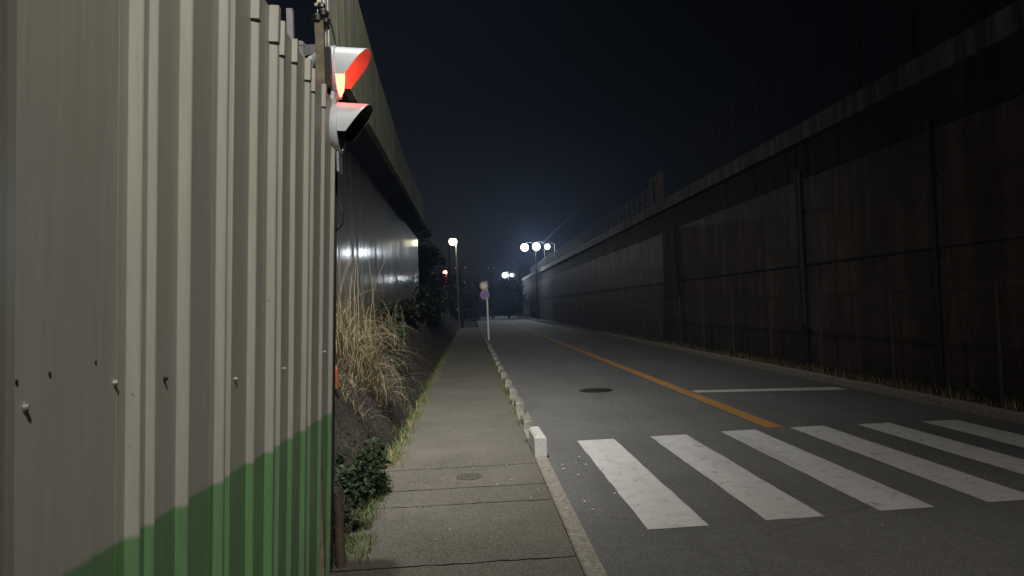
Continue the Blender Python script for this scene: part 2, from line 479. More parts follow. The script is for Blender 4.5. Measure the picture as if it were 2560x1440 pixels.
# overlapping cap strips at the rib tops
for (s0, d, rl) in ribs[5:]:
    if d < .02: continue
    d *= .77
    b = MB(); zc = FZ - random.uniform(.10, .15)
    y0, y1 = s0 - .012, s0 + .03
    y0 = fy(y0, zc); y1 = fy(y1, zc)
    b.v += [(fx(zc) + .001, y0, zc), (fx(zc) + d + .004, y0 + .006, zc), (fx(zc) + d + .004, y1, zc), (fx(zc) + .001, y1 + .01, zc),
            (fx(FZ) + .001, y0, FZ + .006), (fx(FZ) + d + .004, y0 + .006, FZ + .006), (fx(FZ) + d + .004, y1, FZ + .006), (fx(FZ) + .001, y1 + .01, FZ + .006)]
    for q in ((3, 2, 1, 0), (4, 5, 6, 7), (0, 1, 5, 4), (1, 2, 6, 5), (2, 3, 7, 6)): b.f.append(q)
    b.build('rib_cap', M['fence'], fence)
# bolts and empty screw holes
for (yy, z, mat, r) in ((1.83, 1.50, 'bolt', .0055), (1.47, 1.49, 'bolt', .0055), (2.12, 1.48, 'dark_steel', .005), (1.555, 1.545, 'black', .0035), (1.445, 1.54, 'black', .0035), (1.74, 1.555, 'black', .003), (2.75, 1.42, 'bolt', .006), (3.45, 1.40, 'bolt', .006), (4.4, 1.42, 'bolt', .006)):
    b = MB(); hgt = .010 if mat != 'black' else .0015
    b.lathe([(r * 1.5, 0), (r * 1.5, hgt * .3), (r, hgt * .3), (r, hgt)], (fx(z) + .0005, fy(yy, z), z), 'x', 8)
    b.build('bolt' if mat != 'black' else 'screw_hole', M[mat], fence)
# end post of the fence
b = MB()
for (x0, x1, y0, y1) in ((-.05, 0.005, 4.665, 4.675), (-.05, .005, 4.735, 4.745), (-.026, -.018, 4.675, 4.735)):
    b.v_start = len(b.v); n = len(b.v)
    for z in (0.0, 2.85):
        b.v += [(fx(z) + x0, fy(y0, z), z), (fx(z) + x1, fy(y0, z), z), (fx(z) + x1, fy(y1, z), z), (fx(z) + x0, fy(y1, z), z)]
    for q in ((3, 2, 1, 0), (4, 5, 6, 7), (0, 1, 5, 4), (1, 2, 6, 5), (2, 3, 7, 6), (3, 0, 4, 7)): b.f.append(tuple(n + i for i in q))
b.build('end_post', M['black'], fence)
for z in (.35, 1.35, 2.4):
    b = MB(); b.tube([(fx(z) - .045, -2.5, z), (fx(z) - .045, fy(4.69, z), z)], .022, 8); b.build('back_rail', M['galv'], fence)
b = MB(); b.tube([(-.885, 4.83, 0), (-.885, 4.83, .47)], .03, 12)
b.tube([(-.885, 4.83, .38), (-.885, 4.83, .42)], .034, 12)
tag(b.build('pipe_stub', M['rust'], loc=(-.885, 4.83, 0)), 'short rusty brown pipe standing at the foot of the fence end', 'pipe')

# posts behind the fence carrying the signal
p = thing('signal_post', 'square weathered wooden post above the fence end carrying the signal', 'post', (-.885, 4.34, 0))
b = MB(); b.prism([(-.935, 0), (-.935, 2.55), (-.845, 2.95), (-.845, 3.35), (-.795, 3.35), (-.795, 2.95), (-.885, 2.55), (-.885, 0)][::-1], 4.31, 4.36); b.build('shaft', M['wood'], p)
b = MB(); b.box(-.793, -.766, 4.335, 4.385, 2.97, 3.20); b.build('strut', M['dark_steel'], p)
b = MB(); b.tube([(-.802, 4.375, 3.2), (-.806, 4.375, 4.3)], .013, 8); b.tube([(-.779, 4.375, 3.15), (-.783, 4.375, 4.3)], .009, 8); b.build('pipe', M['galv'], p)
b = MB()
for (x, y, z, r) in ((-.83, 4.33, 3.36, .034), (-.797, 4.33, 3.39, .032), (-.81, 4.345, 3.44, .026), (-.785, 4.34, 3.35, .028)):
    b.lathe([(r * .5, -r), (r, -r * .4), (r, r * .4), (r * .4, r)], (x, y, z), 'z', 10)
b.build('clamp', M['black'], p, True)
b = MB(); b.lathe([(.010, 0), (.010, .012), (.004, .016)], (-.828, 4.285, 3.43), 'y', 8); b.build('bolt', M['bolt'], p)
b = MB(); b.lathe([(.007, 0), (.007, .012), (.003, .016)], (-.792, 4.285, 3.425), 'y', 8); b.build('bolt', M['bolt'], p)

b = MB(); b.box(-1.068, -1.03, 4.58, 4.62, 0, 3.53)
b.box(-1.075, -1.023, 4.575, 4.625, 2.7, 2.74)
tag(b.build('steel_post', M['galv'], loc=(-1.05, 4.6, 0)), 'grey steel post rising tallest behind the fence top', 'post')
b = MB(); b.tube([(-.975, 4.52, 0), (-.975, 4.52, 3.27)], .024, 10); b.lathe([(.03, 0), (.03, .02), (.015, .03)], (-.975, 4.52, 3.27), 'z', 10)
tag(b.build('steel_post', M['galv'], loc=(-.975, 4.52, 0)), 'short grey round post end showing just above the fence top behind the signal', 'post')

# ------------------------------------------------------------------ traffic signal
S = thing('traffic_signal', 'white hooded two lamp traffic signal glowing red above the fence end', 'traffic signal', (-.80, 4.55, 2.6))
yc = 4.57
def hood(cz, r=.15, top=.195, low=.05, a0=-18, t=.004):
    b = MB(); n = 22
    rows = []
    for k in range(n + 1):
        w = R(a0) + (math.pi - 2 * R(a0)) * k / n
        yy, zz = -math.cos(w), math.sin(w)
        g = (abs(yy) ** 2.7 + abs(zz) ** 2.7) ** (-1 / 2.7); yy *= g; zz *= g
        f = (zz - math.sin(R(a0))) / (1 - math.sin(R(a0)))
        L = low + (top - low) * f
        rows.append((yy, zz, L))
    x0 = -.755
    for (yy, zz, L) in rows:
        b.v += [(x0, yc + yy * r, cz + zz * r), (x0 + L, yc + yy * r * .98, cz + zz * r * .99 - .012 * L / top)]
    for k in range(n): b.f.append((2 * k, 2 * k + 1, 2 * k + 3, 2 * k + 2))
    m2 = MB()
    for (yy, zz, L) in rows:
        m2.v += [(x0, yc + yy * (r - t), cz + zz * (r - t)), (x0 + L - .001, yc + yy * (r - t) * .98, cz + zz * (r - t) * .99 - .012 * L / top)]
    m2.f = list(b.f)
    e = MB(); e.v = [q for k in range(n + 1) for q in (b.v[2 * k + 1], m2.v[2 * k + 1])]
    e.f = [(2 * k, 2 * k + 1, 2 * k + 3, 2 * k + 2) for k in range(n)]
    n0 = len(b.v); b.v += e.v; b.f += [tuple(q + n0 for q in f) for f in e.f]
    return b, m2
for (cz, lens, nm) in ((3.115, 'red_lens', 'lit red lens'), (2.775, 'dark_lens', 'dark unlit lens')):
    ho, li = hood(cz); h = ho.build('hood', M['shell'], S, True); li.build('lining', M['lining' if lens == 'red_lens' else 'black'], h, True)  # black lining paints in the unlit inside of the lower hood
    l = MB(); l.lathe([(.140, 0), (.138, .012), (.11, .028), (.06, .038), (.01, .041)], (-.768, yc, cz), 'x', 28)
    o = l.build('lens', M[lens], S, True); o['label'] = nm
    b = MB(); b.lathe([(.156, -.012), (.156, .012), (.142, .012), (.142, .0)], (-.768, yc, cz), 'x', 28); b.build('bezel', M['shell'], S, True)
b = MB()  # housing with rounded back for the upper lamp, slimmer for the lower
for (cz, dp) in ((3.115, .185), (2.775, .09)):
    b.lathe([(.02, -dp), (.07, -dp * .97), (.105, -dp * .80), (.135, -dp * .50), (.150, -dp * .2), (.155, 0)], (-.78, yc, cz), 'x', 28)
b.box(-.83, -.775, yc - .08, yc + .08, 2.88, 3.0)
b.build('housing', M['shell'], S, True)
b = MB(); b.box(-.80, -.772, yc - .014, yc + .014, 3.262, 3.284); b.build('bracket', M['shell'], S)
b = MB(); b.lathe([(.017, 0), (.017, .01), (.009, .012), (.009, .022)], (-.815, yc - .165, 3.115), 'y', 8); b.build('latch', M['bolt'], S)
b = MB(); b.box(-.775, -.762, 4.50, 4.62, 2.50, 2.62); b.build('mounting_strap', M['galv'], S)

def cable(name, pts, label, r=.005):
    # smooth the control points
    P = [Vector(q) for q in pts]; out = []
    for i in range(len(P) - 1):
        p0, p1, p2, p3 = P[max(i - 1, 0)], P[i], P[i + 1], P[min(i + 2, len(P) - 1)]
        for k in range(6):
            t = k / 6
            out.append(.5 * ((2 * p1) + (p2 - p0) * t + (2 * p0 - 5 * p1 + 4 * p2 - p3) * t * t + (3 * p1 - p0 - 3 * p2 + p3) * t ** 3))
    out.append(P[-1])
    b = MB(); b.tube(out, r, 6); return tag(b.build(name, M['black'], loc=tuple(P[0])), label, 'cable')
cable('cable', [(-.785, 4.36, 3.38), (-.765, 4.38, 3.35), (-.76, 4.45, 3.31), (-.765, 4.52, 3.285)], 'thin black cable from the clamp down to the signal top')
cable('cable', [(-.865, 4.34, 3.05), (-.83, 4.40, 3.06), (-.795, 4.45, 3.03), (-.80, 4.47, 2.98), (-.83, 4.46, 2.95), (-.80, 4.48, 2.91), (-.775, 4.52, 2.90), (-.77, 4.53, 2.84)], 'thick black cable looped between fence top and signal', .011)
cable('cable', [(-.85, 4.72, 2.36), (-.80, 4.70, 2.33), (-.777, 4.69, 2.26), (-.79, 4.69, 2.19), (-.84, 4.72, 2.16)], 'black cable loop sticking out past the fence end', .005)

# ------------------------------------------------------------------ left retaining wall with overhang
W = thing('retaining_wall', 'wet streaked concrete wall under a dark overhang on the left', 'wall', (-2.4, 20, 0))
def gridwall(name, pts_fn, y0, y1, ny, nz, mat, parent):
    b = MB()
    for j in range(ny + 1):
        yy = y0 + (y1 - y0) * j / ny
        for k in range(nz + 1):
            b.v.append(pts_fn(yy, k / nz))
    for j in range(ny):
        for k in range(nz):
            q = j * (nz + 1) + k; b.f.append((q, q + 1, q + nz + 2, q + nz + 1))
    return b.build(name, mat, parent, True)
# solid lower body
b = MB(); b.prism([(-2.4, -.05), (-2.4, 5.0), (-3.2, 5.0), (-3.2, -.05)], 4, 35.4); b.build('lower_face', M['wall_l'], W)
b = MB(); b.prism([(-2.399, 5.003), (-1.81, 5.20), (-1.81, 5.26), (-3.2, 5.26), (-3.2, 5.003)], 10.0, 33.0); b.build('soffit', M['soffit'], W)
def topz(yy):
    P = [(10, 7.75), (13.1, 7.17), (16.2, 6.69), (21.9, 6.18), (31, 6.1), (40, 6.1)]
    for (a, za), (c, zc) in zip(P[:-1], P[1:]):
        if yy <= c: return za + (zc - za) * (yy - a) / (c - a)
b = MB(); ys = [10, 11.5, 13.1, 14.7, 16.2, 19, 21.9, 26, 30.6]
for i, yy in enumerate(ys):
    n = len(b.v); zt = topz(yy); zb = 5.263 if yy < 29 else 5.1
    b.v += [(-1.80, yy, 5.15 - .012 * max(0, yy - 20)), (-1.80, yy, zt), (-1.92, yy, zt), (-1.92, yy, 5.265)]
    if i:
        for k in range(4):
            k2 = (k + 1) % 4; b.f.append((n - 4 + k, n - 4 + k2, n + k2, n + k))
n = len(b.v); b.f.append((0, 1, 2, 3)); b.f.append((n - 1, n - 2, n - 3, n - 4))
b.build('parapet', M['fascia_l'], W)
b = MB(); b.box(-1.86, -1.74, 10.0, 30.5, 5.10, 5.145); b.build('drip_edge', M['fascia_l'], W)

# ------------------------------------------------------------------ bank between sidewalk and left wall
def bank_z(x, yy):
    t = (-.94 - x)
    P = [(0, .0), (.10, .16), (.30, .50), (.60, 1.02), (.95, 1.30), (1.6, 1.62)]
    z = 1.7
    for (a, za), (c, zc) in zip(P[:-1], P[1:]):
        if t <= c: z = za + (zc - za) * (t - a) / (c - a); break
    g = .55 + .45 * min(1, max(0, (yy - 4.5) / 5.5))
    return z * g + (.09 * mnoise.noise(Vector((x * 2.6, yy * 1.6, 0))) + .05 * mnoise.noise(Vector((x * 8, yy * 7, 5)))) * min(1, t * 4)
b = MB(); NXb, NYb = 30, 300
for j in range(NYb + 1):
    yy = 3.0 + 67 * (j / NYb) ** 1.5
    for i in range(NXb + 1):
        x = -.94 - 1.52 * i / NXb; b.v.append((x, yy, max(-.02, bank_z(x, yy))))
for j in range(NYb):
    for i in range(NXb):
        q = j * (NXb + 1) + i; b.f.append((q, q + NXb + 1, q + NXb + 2, q + 1))
tag(b.build('bank', M['soil'], smooth=True), 'dark earth bank rising from the sidewalk to the left wall', 'bank', kind='structure')

def rnd(a, b_): return random.uniform(a, b_)
# dead leaf and ivy litter over the bank
b = MB()
for _ in range(14000):
    yy = 4.9 + 34 * random.random() ** 1.8; x = rnd(-2.35, -.98)
    if yy > 7.2 and yy < 9.5 and x < -1.3 and random.random() < .7: continue
    z = bank_z(x, yy) + rnd(0, .03); s = rnd(.015, .036) * (1 + yy / 25)
    b.leaf((x, yy, z), (rnd(-1, 1), rnd(-1, 1), rnd(-.3, .8)), (rnd(-.6, .6) + .6, rnd(-.8, .2), 1), s, s * .6)
tag(b.build('leaf_litter', M['litter']), 'dead leaves and withered ivy covering the earth bank', 'leaf litter', kind='stuff')

# grass strips along both sidewalk edges
def grass(name, spots, mat, label, hmin, hmax, w=.006):
    b = MB()
    for (x, yy, z) in spots:
        h = rnd(hmin, hmax); a = rnd(0, 6.28); l = rnd(.2, .9) * h
        pts = [(x + math.cos(a) * l * t * t, yy + math.sin(a) * l * t * t, z + h * (t - .25 * t * t)) for t in (0, .35, .7, 1)]
        b.ribbon(pts, w * rnd(.7, 1.5), (-math.sin(a), math.cos(a), 0))
    return tag(b.build(name, mat), label, 'grass', kind='stuff')
sp = []
while len(sp) < 3600:
    yy = 5.6 + 26 * random.random() ** 1.7; x = -.93 + random.gauss(.02, .055)
    if mnoise.noise(Vector((yy * 1.1, 2, 0))) + .25 > random.random() * .5: sp.append((x, yy, max(.02, bank_z(x, yy) if x < -.94 else .02)))
grass('grass', sp, M['grass'], 'green grass fringe between sidewalk and earth bank', .03, .13, .007)
sp = []
while len(sp) < 900:
    yy = 7.5 + 20 * random.random() ** 1.6; x = -.93 + random.gauss(.03, .07)
    if mnoise.noise(Vector((yy * 1.3, 7, 0))) > 0: sp.append((x, yy, .02))
grass('dry_grass', sp, M['dry_grass'], 'yellowed dry grass tufts at the foot of the bank', .04, .15, .007)
sp = []
while len(sp) < 1700:
    yy = 7.9 + 24 * random.random() ** 1.4; x = .615 + random.gauss(0, .028)
    if mnoise.noise(Vector((yy * .9, 12, 0))) + .05 > random.random() * .35: sp.append((x, yy, .02))
grass('grass', sp, M['grass'], 'grass and moss growing along the kerb blocks', .02, .09, .006)
sp = [(rnd(-.93, -.72) if random.random() < .6 else -.9 + random.gauss(0, .03), rnd(4.85, 5.45), .02) for _ in range(260)]
grass('weeds', sp, M['grass'], 'low weeds at the foot of the fence end', .03, .10, .009)
sp = [(rnd(6.75, 7.25), 6 + 34 * random.random() ** 1.4, .03) for _ in range(2600)]
grass('verge_grass', sp, M['dry_grass'], 'sparse dry grass along the mesh fence on the right', .05, .30, .010)

# pampas clumps
def pampas(name, cx, cy, n, h, label, seed=1, fall=(.5, -.55), base=.22, arch=.5):
    """dry clump: upright thin stalks mixed with long blades that arch over and hang"""
    random.seed(seed); b = MB(); cz = bank_z(cx, cy)
    tufts = [(cx + random.gauss(0, base), cy + random.gauss(0, base * 1.7), rnd(.55, 1.0)) for _ in range(10)]
    for _ in range(n):
        tx, ty, th = random.choice(tufts)
        a = rnd(0, 6.283); r0 = random.random() * .09
        x0, y0 = tx + math.cos(a) * r0, ty + math.sin(a) * r0
        p = Vector((x0, y0, max(bank_z(x0, y0), cz - .5) - .03))
        dx, dy = math.cos(a) + fall[0], math.sin(a) + fall[1]; q = math.hypot(dx, dy) + 1e-6; az = math.atan2(dy / q, dx / q)
        if random.random() < arch:
            L = h * th * rnd(.55, 1.15); e0, e1 = rnd(52, 86), rnd(-88, -20); w = rnd(.006, .014); pw = rnd(1.1, 2.2); tw = rnd(-.5, .5)
        else:
            L = h * th * rnd(.4, 1.05); e0, e1 = rnd(66, 92), rnd(-5, 75); w = rnd(.003, .008); pw = rnd(1.2, 3); tw = rnd(-1.2, 1.2)
        kink = rnd(.4, .9) if random.random() < .22 else 9; kd = rnd(30, 80)
        pts = [p.copy()]; m = 13
        for k in range(1, m + 1):
            t = k / m; e = e0 + (e1 - e0) * t ** pw
            if t > kink: e -= kd
            e = R(max(-95, e)); aa = az + tw * t + .12 * math.sin(t * 9 + a * 3)
            p = p + Vector((math.cos(e) * math.cos(aa), math.cos(e) * math.sin(aa), math.sin(e))) * (L / m)
            p.z = max(p.z, bank_z(max(-2.4, min(-.95, p.x)), p.y) + .012) if p.x < -.95 else max(p.z, .03)
            pts.append(p.copy())
        b.ribbon(pts, w, (-math.sin(az) + rnd(-.5, .5), math.cos(az) + rnd(-.5, .5), rnd(-.4, .4)))
    return tag(b.build(name, M['straw'], loc=(cx, cy, cz)), label, 'grass clump', 'dry pampas grass on the bank')
pampas('pampas_grass', -1.46, 9.6, 820, 1.05, 'large straw coloured clump of drooping grass beside the fence end', seed=3, base=.12, arch=.76, fall=(.25, -.4))
pampas('pampas_grass', -1.9, 12.0, 480, 1.2, 'straw coloured grass clump half hidden behind the large drooping one', seed=5, arch=.6, base=.2)
pampas('pampas_grass', -1.55, 8.2, 240, .5, 'low flattened dry grass clump below the large drooping one', seed=8, arch=.8)
random.seed(21)
def stalks(name, cx, cy, n, h, label):
    b = MB(); cz = bank_z(cx, cy)
    for _ in range(n):
        x, yy = cx + rnd(-.3, .3), cy + rnd(-.8, .8); a = rnd(0, 6.28); l = rnd(.05, .35); hh = h * rnd(.6, 1)
        pts = [(x + math.cos(a) * l * t ** 2.2, yy + math.sin(a) * l * t ** 2.2, cz + hh * t - .15 * hh * t ** 4) for t in (0, .25, .5, .7, .85, .95, 1)]
        b.tube(pts, [.004, .004, .0035, .003, .003, .002, .0015], 4)
        if random.random() < .5:
            p = Vector(pts[4]); b.ribbon([p, p + Vector((rnd(-.2, .25), rnd(-.1, .1), .14)), p + Vector((rnd(-.4, .5), 0, -.02))], .012, (0, 1, 0))
    return tag(b.build(name, M['straw'], loc=(cx, cy, cz)), label, 'plant')
stalks('dry_stalks', -1.8, 11.4, 16, 1.75, 'tall thin dry stalks rising in front of the wet wall')
stalks('dry_stalks', -1.5, 14.5, 12, 1.2, 'bent dry stalks beyond the straw clump at the bank top')

# leafy bushes
def bush(name, cx, cy, rx_, ry_, h, n, mat, label, leaf=.05, cz=None, cat='bush', group=None):
    t_ = thing(name, label, cat, (cx, cy, 0 if cz is None else cz), group)
    z0 = bank_z(cx, cy) if cz is None else cz
    t_.location = (cx, cy, z0)
    b = MB(); cl = [(rnd(-1, 1), rnd(-1, 1), rnd(.1, .95), rnd(.2, .42)) for _ in range(max(9, n // 60))]
    for _ in range(n):
        c = random.choice(cl)
        d = Vector((random.gauss(0, 1), random.gauss(0, 1), random.gauss(0, 1))).normalized() * c[3] * random.random() ** .4
        ux, uy, uz = c[0] * .75 + d.x, c[1] * .75 + d.y, c[2] * .85 + d.z * .8
        if ux * ux + uy * uy > 1.35: continue
        s = leaf * rnd(.6, 1.4)
        b.leaf((cx + ux * rx_, cy + uy * ry_, z0 + max(.0, uz) * h), (rnd(-1, 1), rnd(-1, 1), rnd(-.7, .6)), (rnd(-1, 1), rnd(-1, .4), 1), s, s * .62)
    b.build('foliage', M[mat], t_)
    b = MB()
    for c in cl[:14]:
        b.tube([(cx, cy, z0 - .05), (cx + c[0] * rx_ * .35, cy + c[1] * ry_ * .35, z0 + c[2] * h * .4), (cx + c[0] * rx_ * .7, cy + c[1] * ry_ * .7, z0 + c[2] * h * .8)], [.012 + h * .006, .008 + h * .004, .004], 5)
    b.build('stems', M['bark'], t_)
    return t_
bush('bush', -1.02, 6.55, .26, .55, .46, 1500, 'green_leaf', 'small green leafy bush at the sidewalk edge past the fence', .055, .03)
bush('bush', -.98, 5.45, .12, .3, .22, 300, 'dark_leaf', 'low dark weedy bush against the foot of the fence end', .05, .02)
bush('shrub', -1.40, 13.2, .30, .8, .75, 700, 'green_leaf', 'green shrub on the bank right behind the straw grass', .07)
spots = [(-1.9, 17.5, .3, .8, .6, 'dark shrub on the bank below the wall reflections'), (-1.8, 21, .4, 1.2, 1.0, 'dark rounded shrub against the lower wall'),
         (-1.6, 25.5, .55, 1.8, 1.9, 'taller dark shrub on the bank under the overhang'), (-1.6, 31, .6, 2.4, 2.5, 'big dark shrub near the far end of the left wall')]
for (x, yy, a, c, h, lb) in spots:
    bush('shrub', x, yy, a * .8, c, h * .8, 1000, 'dark_leaf', lb, .10 + yy * .002)

def tree(name, cx, cy, h, cr, n, label, mat='dark_leaf', low=.25):
    t_ = thing(name, label, 'tree', (cx, cy, 0), 'trees at the far end of the road')
    b = MB(); lean = (rnd(-.3, .3), rnd(-.3, .3))
    b.tube([(cx, cy, -.1), (cx + lean[0] * .4, cy + lean[1] * .4, h * .3), (cx + lean[0], cy + lean[1], h * .62), (cx + lean[0] * 1.3, cy + lean[1], h * .92)], [h * .03, h * .022, h * .014, h * .004], 8)
    cl = []
    for k in range(26):
        a = rnd(0, 6.28); u = rnd(low, 1.0); rr = cr * rnd(.25, .95) * (1.05 - .65 * abs(u - .5))
        c = (cx + math.cos(a) * rr, cy + math.sin(a) * rr, h * u * .94); cl.append((c, rnd(.28, .55) * cr * .75))
        if k % 2 == 0: b.tube([(cx + lean[0] * u, cy + lean[1] * u, h * max(.2, u * .6)), ((cx + c[0]) / 2, (cy + c[1]) / 2, (h * u * .6 + c[2]) / 2 + .1), c], [h * .008, h * .005, h * .002], 5)
    b.build('trunk', M['bark'], t_)
    b = MB()
    for _ in range(n):
        c, r = random.choice(cl)
        d = Vector((random.gauss(0, 1), random.gauss(0, 1), random.gauss(0, .8))).normalized() * r * random.random() ** .45
        s = rnd(.16, .34)
        b.leaf((c[0] + d.x, c[1] + d.y, c[2] + d.z), (rnd(-1, 1), rnd(-1, 1), rnd(-.8, .6)), (rnd(-1, 1), rnd(-1, 1), 1), s, s * .6)
    b.build('crown', M[mat], t_)
tree('tree', -2.6, 41, 5.6, 1.7, 3000, 'dark leafy tree right after the end of the left wall')
tree('tree', -3.2, 46, 7.0, 1.5, 2600, 'taller tree with faintly lit top above the end of the wall')
tree('tree', -2.8, 53, 4.2, 1.3, 2000, 'low dark tree behind the lit lamp poles')
tree('tree', -1.6, 66, 4.6, 1.6, 2000, 'dark round tree beyond the road sign', low=.1)
tree('tree', .9, 92, 5.0, 3.0, 2400, 'dark tree mass closing the end of the road left of centre', low=.05)
tree('tree', 5.2, 101, 5.3, 3.2, 2400, 'dark tree mass closing the end of the road below the small lamps', low=.05)
tree('tree', -5.5, 75, 8.5, 3.0, 2200, 'broad dark tree behind the far left lamp')

# orange marker among the dry grass
b = MB(); b.lathe([(.030, 0), (.032, .05), (.030, .19), (.02, .22), (.006, .23)], (-1.44, 7.9, .86), 'z', 12)
tag(b.build('marker_stake', M['orange'], loc=(-1.44, 7.9, .86)), 'short orange plastic marker stake in the dry grass by the fence end', 'stake')

# ------------------------------------------------------------------ right retaining wall
WR = thing('retaining_wall', 'tall stained concrete wall with pale coping on the dark right side', 'wall', (8.3, 30, 0))
b = MB()
jy = [-14, -8, -3, 2, 7, 12.0, 16.9, 22.6, 28.3, 34, 40, 46, 52, 58, 64, 72, 80, 90, 100, 112]
for a, c in zip(jy[:-1], jy[1:]): b.box(8.0 + rnd(-.008, .008), 9.0, a + .012, c - .012, -.05, 4.40)
b.build('lower_face', M['wall_r'], WR)
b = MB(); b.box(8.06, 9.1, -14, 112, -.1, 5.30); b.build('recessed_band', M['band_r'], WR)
b = MB()
for k in range(42):
    y0 = -14 + 3 * k; b.box(7.93 + rnd(-.006, .006), 9.2, y0 + .01, y0 + 2.99, 5.305, 5.72 + rnd(-.01, .01))
b.build('coping', M['cope_r'], WR)
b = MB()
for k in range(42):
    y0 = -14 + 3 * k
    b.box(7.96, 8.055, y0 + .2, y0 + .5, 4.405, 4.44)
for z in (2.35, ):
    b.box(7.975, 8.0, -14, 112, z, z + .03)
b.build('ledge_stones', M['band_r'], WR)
for (yy, r, lb) in ((12.15, .045, 'thin dark drainpipe down the nearest part of the right wall'), (17.1, .085, 'dark drainpipe down the middle of the right wall')):
    t = thing('drainpipe', lb, 'drainpipe', (7.9, yy, 0), 'drainpipes on the right wall')
    b = MB(); b.tube([(7.985 - r * 1.2, yy, .02), (7.985 - r * 1.2, yy, 4.6)], r, 12); b.build('pipe', M['dark_steel'], t, True)
    for z in (.8, 2.2, 3.6):
        b = MB(); b.tube([(7.985 - r * 1.2, yy, z), (7.985 - r * 1.2, yy, z + .05)], r * 1.18, 12); b.box(7.97 - r, 7.998, yy - r * 1.5, yy + r * 1.5, z, z + .05); b.build('clip', M['dark_steel'], t)
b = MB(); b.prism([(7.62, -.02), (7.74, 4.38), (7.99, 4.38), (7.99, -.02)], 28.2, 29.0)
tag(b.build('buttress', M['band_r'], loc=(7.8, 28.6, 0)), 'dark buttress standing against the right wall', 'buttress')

# set-back mesh fence on top of the near part of the right wall
NB = thing('mesh_fence', 'tall dark mesh fence set back on top of the near right wall', 'fence', (8.9, 8, 5.72))
for k in range(23):
    yy = -14 + 2 * k
    b = MB(); b.tube([(8.9, yy, 5.69), (8.9, yy, 8.4)], .035, 6); b.build('post', M['rusty_post'], NB)
    if k < 22:
        b = MB()
        for i in range(14): b.box(8.897, 8.903, yy + .04, yy + 1.96, 5.85 + .19 * i - .003, 5.85 + .19 * i + .003)
        for i in range(15): b.box(8.893, 8.897, yy + .07 + .13 * i, yy + .076 + .13 * i, 5.8, 8.36)
        b.build('mesh_panel', M['wire'], NB)
# railing on top of the right wall
RL = thing('railing', 'thin steel railing on top of the far part of the right wall', 'railing', (8.1, 35, 5.72))
for k in range(60):
    yy = 32.5 + 1.1 * k
    b = MB(); b.box(8.06, 8.11, yy, yy + .05, 5.71, 6.62); b.build('post', M['rail'], RL)
for z in (6.60, 6.3, 6.0):
    b = MB(); b.tube([(8.085, 32.5, z), (8.085, 98, z)], .018, 6); b.build('rail', M['rail'], RL)
t = thing('gate_pillar', 'pale double pillar rising at the near end of the wall railing', 'pillar', (8.15, 31.3, 5.72))
for (a, c) in ((30.6, 30.95), (31.6, 31.95)):
    b = MB(); b.cbox(8.02, 8.3, a, c, 5.70, 7.05, .03); b.build('pillar', M['wall_r'], t)
b = MB(); b.box(8.1, 8.16, 30.96, 31.59, 5.73, 6.75); b.build('gate_leaf', M['dark_steel'], t)

# mesh fence in front of the right wall
F = thing('mesh_fence', 'wire mesh fence with thin steel posts along the right side', 'fence', (7.05, 10, 0))
py = [4.5 + 2.52 * k for k in range(24)]
for k, yy in enumerate(py):
    b = MB(); b.tube([(7.05, yy, 0), (7.05, yy, 1.72)], .026, 8); b.lathe([(.03, 0), (.03, .02), (.008, .035)], (7.05, yy, 1.72), 'z', 8)
    b.build('post', M['rusty_post'], F)
for k in range(len(py) - 1):
    b = MB(); y0, y1 = py[k] + .03, py[k + 1] - .03
    m = int((y1 - y0) / .10)
    for i in range(m + 1):
        yy = y0 + (y1 - y0) * i / m; b.box(7.046, 7.050, yy - .002, yy + .002, .08, 1.62)
    for i in range(9):
        z = .1 + 1.5 * i / 8; b.box(7.050, 7.054, y0, y1, z - .002, z + .002)
    b.build('mesh_panel', M['wire'], F)
for z in (1.65, .06):
    b = MB(); b.tube([(7.05, py[0], z), (7.05, py[-1], z)], .019, 6); b.build('rail', M['rusty_post'], F)

# ------------------------------------------------------------------ road sign
SG = thing('road_sign', 'white post with a 40 speed limit disc above a blue no parking disc', 'road sign', (.84, 36.5, 0))
b = MB(); b.tube([(.85, 36.5, -.02), (.83, 36.5, 2.9)], .05, 10); b.lathe([(.036, 0), (.03, .012), (.008, .02)], (.83, 36.5, 2.9), 'z', 10); b.build('post', M['pole_white'], SG, True)
def disc(cx, cz, r, fm, name):
    y = 36.42
    a = MB(); a.lathe([(r, 0), (r, .012)], (cx, y, cz), 'y', 36); d = a.build(name, M['sign_red'], SG)
    a = MB(); a.lathe([(r * .74, -.003), (r * .74, 0.0)], (cx, y, cz), 'y', 36); a.build('face', M[fm], d)
    a = MB(); a.lathe([(r * 1.04, .003), (r * 1.04, .010)], (cx, y, cz), 'y', 36); a.build('rim', M['sign_white'], d)
    a = MB(); a.box(cx - .05, cx + .05, y + .013, 36.47, cz - .03, cz + .03); a.build('clamp', M['galv'], d)
    return d
d1 = disc(.70, 2.68, .205, 'sign_white', 'speed_limit_disc')
d2 = disc(.73, 2.24, .215, 'sign_blue', 'no_parking_disc')
fc = bpy.data.curves.new('numerals', 'FONT'); fc.body = '40'; fc.size = .21; fc.align_x = 'CENTER'; fc.align_y = 'CENTER'; fc.extrude = .001; fc.offset = .004
fo = bpy.data.objects.new('numerals', fc); COL.objects.link(fo); fo.rotation_euler = (R(90), 0, 0); fo.location = (.70, 36.4145, 2.68)
bpy.context.view_layer.update()
nm = bpy.data.meshes.new_from_object(fo.evaluated_get(bpy.context.evaluated_depsgraph_get()))
nm.materials.clear(); nm.materials.append(M['sign_ink']); rot, lc = fo.rotation_euler.copy(), fo.location.copy()
bpy.data.objects.remove(fo); fo = bpy.data.objects.new('numerals', nm); COL.objects.link(fo)
fo.rotation_euler = rot; fo.location = lc; fo.parent = d1; fo.matrix_parent_inverse = Matrix.Translation(SG.location).inverted()
